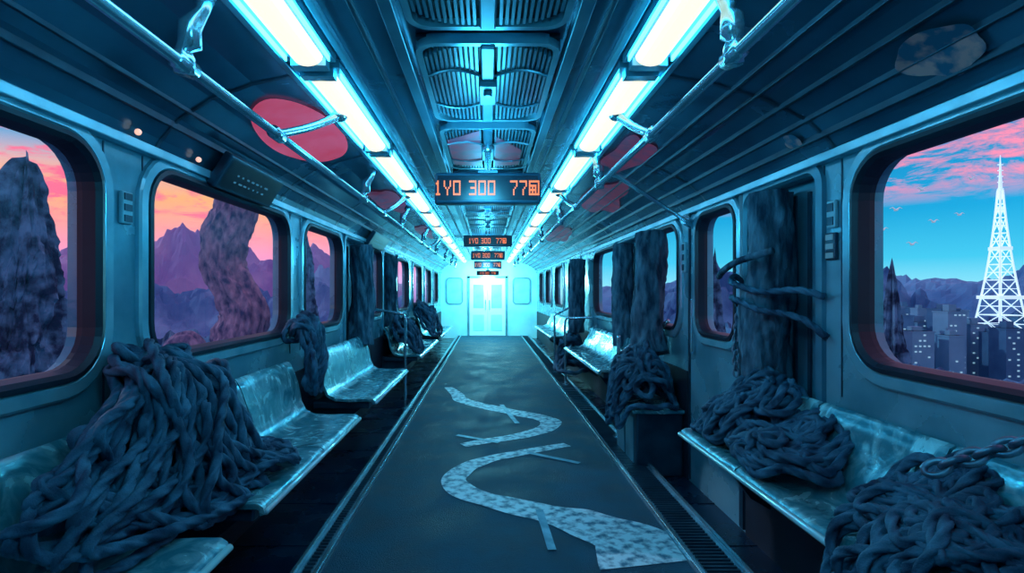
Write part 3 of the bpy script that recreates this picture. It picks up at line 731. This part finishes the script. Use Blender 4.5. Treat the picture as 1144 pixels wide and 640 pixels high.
while k<36 and tries<4000:
    tries+=1
    sl=rg.uniform(.66,1.10); y=rg.uniform(104,131); x=sl*y; w=rg.uniform(1.8,4.5)
    if abs(x-114.5)<6.8 and abs(y-120)<8: continue
    if any(abs(x-a)<(w+c)/2+.4 and abs(y-b)<(w+c)/2+.4 for a,b,c in placed): continue
    placed.append((x,y,w)); k+=1
    top=-rg.uniform(3.2,11)*y/130; zb=-24
    b=G().box(x-w/2,x+w/2,y-w/2,y+w/2,zb,top)
    b.box(x-w*.2,x+w*.2,y-w*.2,y+w*.2,top,top+rg.uniform(.4,1.4))
    b.box(x-w*.53,x+w*.53,y-w*.53,y+w*.53,top-.25,top)
    o=b.obj('town_building',bm[k%3],**tag('pale blue flat-roofed town building below hills','building','town buildings below the hills'))
    g=G(); zz=top-.9
    while zz>-20:
        xx=x-w/2+.4
        while xx<x+w/2-.6:
            if rg.random()<.35: g.box(xx,xx+.45,y-w/2-.04,y-w/2+.02,zz,zz+.3)
            xx+=.85
        zz-=1.05
    if g.v: g.obj('lit_window',wm,o,kind='stuff')
for (sl,el,y) in ((.808,.19,30),(.878,.143,34),(.76,.152,28),(.735,.115,30),(.83,.13,32),(.90,.21,36),(.79,.088,30)):
    x=sl*y; z=el*y; s=.34; g=G()
    pts=[(-1,.25),(-.55,.42),(-.12,.05),(.12,.05),(.55,.42),(1,.25)]
    g.tube([(x+a*s,y,z+b*s) for a,b in pts],[.010,.03,.055,.055,.03,.010],6)
    g.ellip((x,y,z+.0),.05,.16,.05,8,6)
    g.obj('flying_bird','bird',smooth=True,**tag('small pale bird gliding with raised wings','bird','birds over the town'))

# ------------------------------------------------------------------ sky
w=bpy.data.worlds.new('sky'); scene.world=w; w.use_nodes=True; nt=w.node_tree; N=nt.nodes; Lk=nt.links
bg=N['Background']; bg.inputs['Strength'].default_value=1.1
tc=N.new('ShaderNodeTexCoord'); sp=N.new('ShaderNodeSeparateXYZ'); Lk.new(tc.outputs['Generated'],sp.inputs[0])
def ramp(st):
    r=N.new('ShaderNodeValToRGB'); el=r.color_ramp.elements
    while len(el)<len(st): el.new(.5)
    for i,(p,c) in enumerate(st): el[i].position=p; el[i].color=(*c,1)
    return r
zz=N.new('ShaderNodeMapRange'); zz.inputs['From Min'].default_value=-.1; zz.inputs['From Max'].default_value=.5
Lk.new(sp.outputs['Z'],zz.inputs['Value'])
P=lambda z:(z+.1)/.6
rl=ramp([(P(-.05),(.03,.10,.24)),(P(0),(.55,.28,.70)),(P(.06),(.98,.34,.56)),(P(.10),(1.,.36,.36)),(P(.15),(1.,.46,.20)),(P(.185),(.80,.44,.42)),(P(.225),(.08,.38,.68)),(P(.4),(.02,.22,.50))])
rr_=ramp([(P(-.05),(.03,.12,.26)),(P(0),(.30,.80,.94)),(P(.05),(.06,.58,.84)),(P(.12),(.012,.38,.70)),(P(.25),(.010,.24,.54)),(P(.45),(.02,.16,.38))])
Lk.new(zz.outputs[0],rl.inputs[0]); Lk.new(zz.outputs[0],rr_.inputs[0])
mp=N.new('ShaderNodeMapping'); mp.inputs['Scale'].default_value=(4,4,14); Lk.new(tc.outputs['Generated'],mp.inputs[0])
ns=N.new('ShaderNodeTexNoise'); ns.inputs['Scale'].default_value=2.6; ns.inputs['Detail'].default_value=10; ns.inputs['Roughness'].default_value=.68; ns.inputs['Distortion'].default_value=.4
Lk.new(mp.outputs[0],ns.inputs['Vector'])
def clouds(base,col,lo,hi,z0,z1):
    c=N.new('ShaderNodeMapRange'); c.inputs['From Min'].default_value=lo; c.inputs['From Max'].default_value=hi; Lk.new(ns.outputs['Fac'],c.inputs['Value'])
    m=N.new('ShaderNodeMapRange'); m.inputs['From Min'].default_value=z0; m.inputs['From Max'].default_value=z1; Lk.new(sp.outputs['Z'],m.inputs['Value'])
    mu=N.new('ShaderNodeMath'); mu.operation='MULTIPLY'; Lk.new(c.outputs[0],mu.inputs[0]); Lk.new(m.outputs[0],mu.inputs[1])
    mix=N.new('ShaderNodeMix'); mix.data_type='RGBA'; Lk.new(mu.outputs[0],mix.inputs['Factor']); Lk.new(base.outputs[0],mix.inputs[6]); mix.inputs[7].default_value=(*col,1)
    return mix
ml=clouds(rl,(.98,.17,.30),.49,.60,.07,.13)
mr_=clouds(rr_,(.95,.28,.44),.44,.56,.125,.165)
mix=N.new('ShaderNodeMix'); mix.data_type='RGBA'
sx=N.new('ShaderNodeMapRange'); sx.inputs['From Min'].default_value=-.15; sx.inputs['From Max'].default_value=.15; Lk.new(sp.outputs['X'],sx.inputs['Value'])
Lk.new(sx.outputs[0],mix.inputs['Factor']); Lk.new(ml.outputs[2],mix.inputs[6]); Lk.new(mr_.outputs[2],mix.inputs[7]); Lk.new(mix.outputs[2],bg.inputs['Color'])

# ------------------------------------------------------------------ finalize: place origins, shift to floor level
bpy.context.view_layer.update()
OFF=Vector((0,0,CAMH))
def bounds(o):
    pts=[]
    if o.type=='MESH': pts+=[v.co for v in o.data.vertices]
    for c in o.children: 
        b=bounds(c)
        if b: pts+=b
    if not pts: return None
    xs=[p.x for p in pts]; ys=[p.y for p in pts]; zs=[p.z for p in pts]
    return [Vector((min(xs),min(ys),min(zs))),Vector((max(xs),max(ys),max(zs)))]
for o in [o for o in scene.objects if o.parent is None and o.type in ('MESH','EMPTY')]:
    def rec(o):
        b=bounds(o)
        o['_L']=((b[0].x+b[1].x)/2,(b[0].y+b[1].y)/2,b[0].z) if b else (0,0,0)
        for c in o.children: rec(c)
    def app(o,pl):
        L=Vector(o['_L']); 
        if o.type=='MESH': o.data.transform(Matrix.Translation(-L))
        o.location=L-pl
        for c in o.children: app(c,L)
        del o['_L']
    rec(o); app(o,-OFF)

# ------------------------------------------------------------------ sun and added fill lights
def light(kind,name,loc,col,en,size=.2):
    l=bpy.data.lights.new(name,kind); l.color=col; l.energy=en
    if kind=='POINT': l.shadow_soft_size=size
    o=bpy.data.objects.new(name,l); o.location=Vector(loc)+OFF; scene.collection.objects.link(o)
    return o
light('POINT','end_fill',(0,15.6,.35),(.25,.86,1),230,.15)  # unseen point light added to brighten the far end
for y,e_ in ((.6,19),(2.9,21),(5.6,24),(8.6,28),(12.2,36)):
    light('POINT','aisle_fill',(-.03,y,.60),(.06,.60,1),e_,.12)  # unseen fill lights added in mid-air, tinting the carriage blue
sun=light('SUN','sun',(0,0,30),(.72,.78,1),.8); sun.data.angle=.02
sun.rotation_euler=Vector((-.75,.35,.42)).to_track_quat('Z','Y').to_euler()

cam=bpy.data.cameras.new('camera'); co=bpy.data.objects.new('camera',cam); scene.collection.objects.link(co)
co.location=(0,0,CAMH); co.rotation_euler=(math.radians(90),0,0)
cam.sensor_width=36; cam.lens=36*600/1144; cam.shift_x=27/1144; cam.shift_y=6/1144; cam.clip_start=.05; cam.clip_end=2000
scene.camera=co
